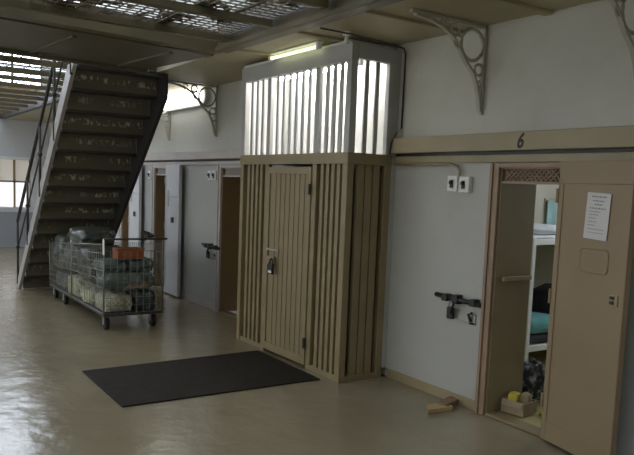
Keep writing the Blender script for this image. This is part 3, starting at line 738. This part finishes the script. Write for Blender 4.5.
sack('blanket_bundle', (2.73, 8.16, .46), (.6, .50, .22), 'sack_green', 'grey green blanket bundle in the middle of the near end', 'bundle', G, .06, 8)
sack('wrapped_bundle', (2.66, 8.80, .50), (.50, .62, .40), 'sack', 'dark plastic wrapped bundle behind the blankets', 'bundle', G, .08, 9)
sack('wrapped_bundle', (2.66, 9.45, .52), (.50, .62, .38), 'sack', 'dark plastic wrapped bundle above the green cloth', 'bundle', G, .08, 10)
sack('wrapped_bundle', (2.66, 10.05, .47), (.52, .58, .50), 'sack', 'dark plastic wrapped bundle at the stair end of the trolley', 'bundle', G, .08, 11)
sack('blanket_bundle', (2.88, 8.18, .66), (.32, .46, .16), 'sack_green', 'grey green blanket folded at the top right of the near end', 'bundle', G, .06, 12)
sack('blanket_bundle', (2.56, 8.18, .66), (.30, .46, .14), 'sack_green', 'grey green blanket folded at the top left of the near end', 'bundle', G, .06, 13)
sack('wrapped_bundle', (2.62, 9.12, .89), (.46, .72, .22), 'sack', 'dark wrapped bundle topmost on the trolley', 'bundle', G, .07, 14)
o = MB().prism([(-.16, 0), (.13, 0), (.14, .03), (.02, .15)], 'y', -.006, .006).build('folded_card', 'card', loc=(2.80, 7.89, .48)); o.rotation_euler = (R(-6), 0, 0)
tag(o, 'brown folded card tucked against the wire at the trolley end', 'card')
r = thing('orange_tray', 'orange plastic tray lying on top of the blankets on the trolley', 'tray', (2.73, 8.02, .815))
b = MB(); b.box(-.155, .155, -.1, .1, 0, .012).box(-.155, .155, -.1, -.09, .012, .13).box(-.155, .155, .09, .1, .012, .13).box(-.155, -.145, -.09, .09, .012, .13).box(.145, .155, -.09, .09, .012, .13)
b.build('tray_body', 'orange', r, bev=.006)
MB().box(-.165, .165, -.112, -.1, .11, .135).build('rim', 'orange', r, bev=.004)
for i, (xx, yy, zz, lab) in enumerate(((2.393, 7.86, .98, 'small white tag tied at the near corner of the trolley'), (2.393, 9.25, 1.0, 'small white tag tied halfway along the trolley'))):
    o = MB().prism([(-.03, -.09), (.02, -.1), (.03, .06), (.01, .09), (-.025, .07)], 'x', -.003, .003).build('white_tag', 'white', loc=(xx-.002, yy, zz))
    tag(o, lab, 'tag', 'white tags on the trolley')
r = thing('clamp', 'black clamp on the end handle of the trolley', 'clamp', (2.93, ty0, zt_+.016))
MB().box(-.03, .03, -.03, .03, 0, .03).build('jaw', 'black', r, bev=.004)
MB().tube([(0, 0, .03), (-.02, 0, .06), (-.07, 0, .075)], .012).build('lever', 'black', r, smooth=True)

# ------------------------------------------------------------------ things in the open cell
bo = (5.34, 4.3, .012)
bk = thing('bunk_bed', 'white metal bunk bed inside the open cell', 'bed', bo)
bx0, bx1, by0, by1 = 5.425, 7.2, 4.36, 5.1
for xx in (bx0, bx1-.05):
    for yy in (by0, by1-.05): MB(bo).box(xx, xx+.05, yy, yy+.05, .012, 1.34).build('bed_post', 'white', bk, bev=.006)
for zz, nm in ((.22, 'lower_frame'), (1.27, 'upper_frame')):
    b = MB(bo); b.box(bx0+.05, bx1-.05, by0+.005, by0+.045, zz, zz+.06).box(bx0+.05, bx1-.05, by1-.045, by1-.005, zz, zz+.06).box(bx0+.005, bx0+.045, by0+.05, by1-.05, zz, zz+.06).box(bx1-.045, bx1-.005, by0+.05, by1-.05, zz, zz+.06).box(bx0+.045, bx1-.045, by0+.045, by1-.045, zz+.02, zz+.04)
    b.build(nm, 'white', bk, bev=.004)
MB(bo).box(bx0+.05, bx1-.06, by0+.05, by1-.06, .282, .37).build('mattress', 'dark_cloth', bk, bev=.03)
MB(bo).box(bx0+.05, bx1-.06, by0+.05, by1-.06, 1.331, 1.36).build('mattress', 'sheet', bk, bev=.01)
sack('folded_blanket', (5.80, 4.66, .373), (.5, .5, .16), 'teal', 'teal folded blanket on the lower bunk in the open cell', 'blanket', None, .04, 21)
sack('bunk_shade', (6.35, 4.72, .373), (.45, .5, .42), 'dark_cloth', 'dark form added as the shade over the lower bunk behind the teal blanket', 'bundle', None, .06, 22)  # wall shade behind the bunk, put in as a dark bundle
sack('white_sheet', (5.85, 4.72, 1.362), (.65, .55, .09), 'sheet', 'rumpled white sheet on the upper bunk in the open cell', 'sheet', None, .05, 23)
r = thing('hanging_towel', 'pale teal towel hanging on the wall above the bunk', 'towel', (6.84, CY1-.001, 1.70))
b = MB(); pts = []
for k in range(13):
    xx = -.28+k*.046; pts.append((xx, -.03+.016*math.sin(k*1.3)))
poly = pts + [(p[0], p[1]-.012) for p in reversed(pts)]
b.prism(poly, 'z', -.5, -.0); b.build('towel', 'teal_pale', r, smooth=False)
MB().box(-.3, .3, -.02, 0, -.01, .015).build('hook_rail', 'wood', r)
# carton with yellow packets on the threshold
r = thing('open_carton', 'small open carton just inside the open cell doorway', 'box', (4.41, 3.57, .024), R(8))
b = MB(); b.box(-.1, .1, -.1, .1, 0, .008).box(-.1, .1, -.1, -.092, .008, .1).box(-.1, .1, .092, .1, .008, .1).box(-.1, -.092, -.092, .092, .008, .1).box(.092, .1, -.092, .092, .008, .1)
b.build('carton_body', 'cardbox', r)
MB().cbox((-.108, 0, .085), (.004, .18, .05), Matrix.Rotation(R(25), 3, 'Y')).build('flap', 'cardbox', r)
for i, (xx, yy, sx, lab, m) in enumerate(((4.38, 3.60, .08, 'yellow packet at the left of the small carton', 'yellow'), (4.45, 3.54, .075, 'pale packet at the right of the small carton', 'cardbox'))):
    sack('packet', (xx, yy, .034), (sx, .08, .15), m, lab, 'packet', 'packets in the small carton', .06, 30+i, .3)
sack('printed_bag', (4.80, 3.80, .014), (.22, .2, .34), 'black_bag', 'black and white printed bag on the cell floor by the bunk', 'bag', None, .12, 41)
sack('plastic_bag', (5.0, 3.74, .014), (.24, .22, .2), 'bagw', 'white plastic bag on the cell floor beside the printed bag', 'bag', None, .1, 42)
sack('yellow_cloth', (4.62, 3.40, .014), (.2, .14, .04), 'yellow', 'yellow cloth lying flat on the open cell floor', 'cloth', None, .08, 43)

# ------------------------------------------------------------------ light and camera
W = bpy.data.worlds.new('world'); S.world = W; W.use_nodes = True
bg = W.node_tree.nodes['Background']; bg.inputs['Color'].default_value = (1., .965, .90, 1); bg.inputs['Strength'].default_value = .12

cam = bpy.data.cameras.new('camera'); co = bpy.data.objects.new('camera', cam); COL.objects.link(co)
F, PX, PY = 698.115, 316.785, 260.385
cam.sensor_fit = 'HORIZONTAL'; cam.sensor_width = 36; cam.lens = F/634*36
cam.shift_x = (317-PX)/634; cam.shift_y = (PY-227.5)/634
cam.clip_start = .05; cam.clip_end = 100
yaw, pitch, roll = R(34.012), R(6.055), R(2.244)
cy, sy, cp, sp, cr, sr = math.cos(yaw), math.sin(yaw), math.cos(pitch), math.sin(pitch), math.cos(roll), math.sin(roll)
fwd = Vector((sy*cp, cy*cp, -sp)); rt = Vector((cy, -sy, 0)); up = rt.cross(fwd)
r2 = cr*rt+sr*up; u2 = -sr*rt+cr*up
m = Matrix((r2, u2, -fwd)).transposed().to_4x4(); m.translation = (0, 0, 1.75)
co.matrix_world = m
S.camera = co
S.view_settings.view_transform = 'Standard'; S.view_settings.look = 'None'; S.view_settings.gamma = 1; S.view_settings.use_curve_mapping = False
S.view_settings.exposure = -0.05
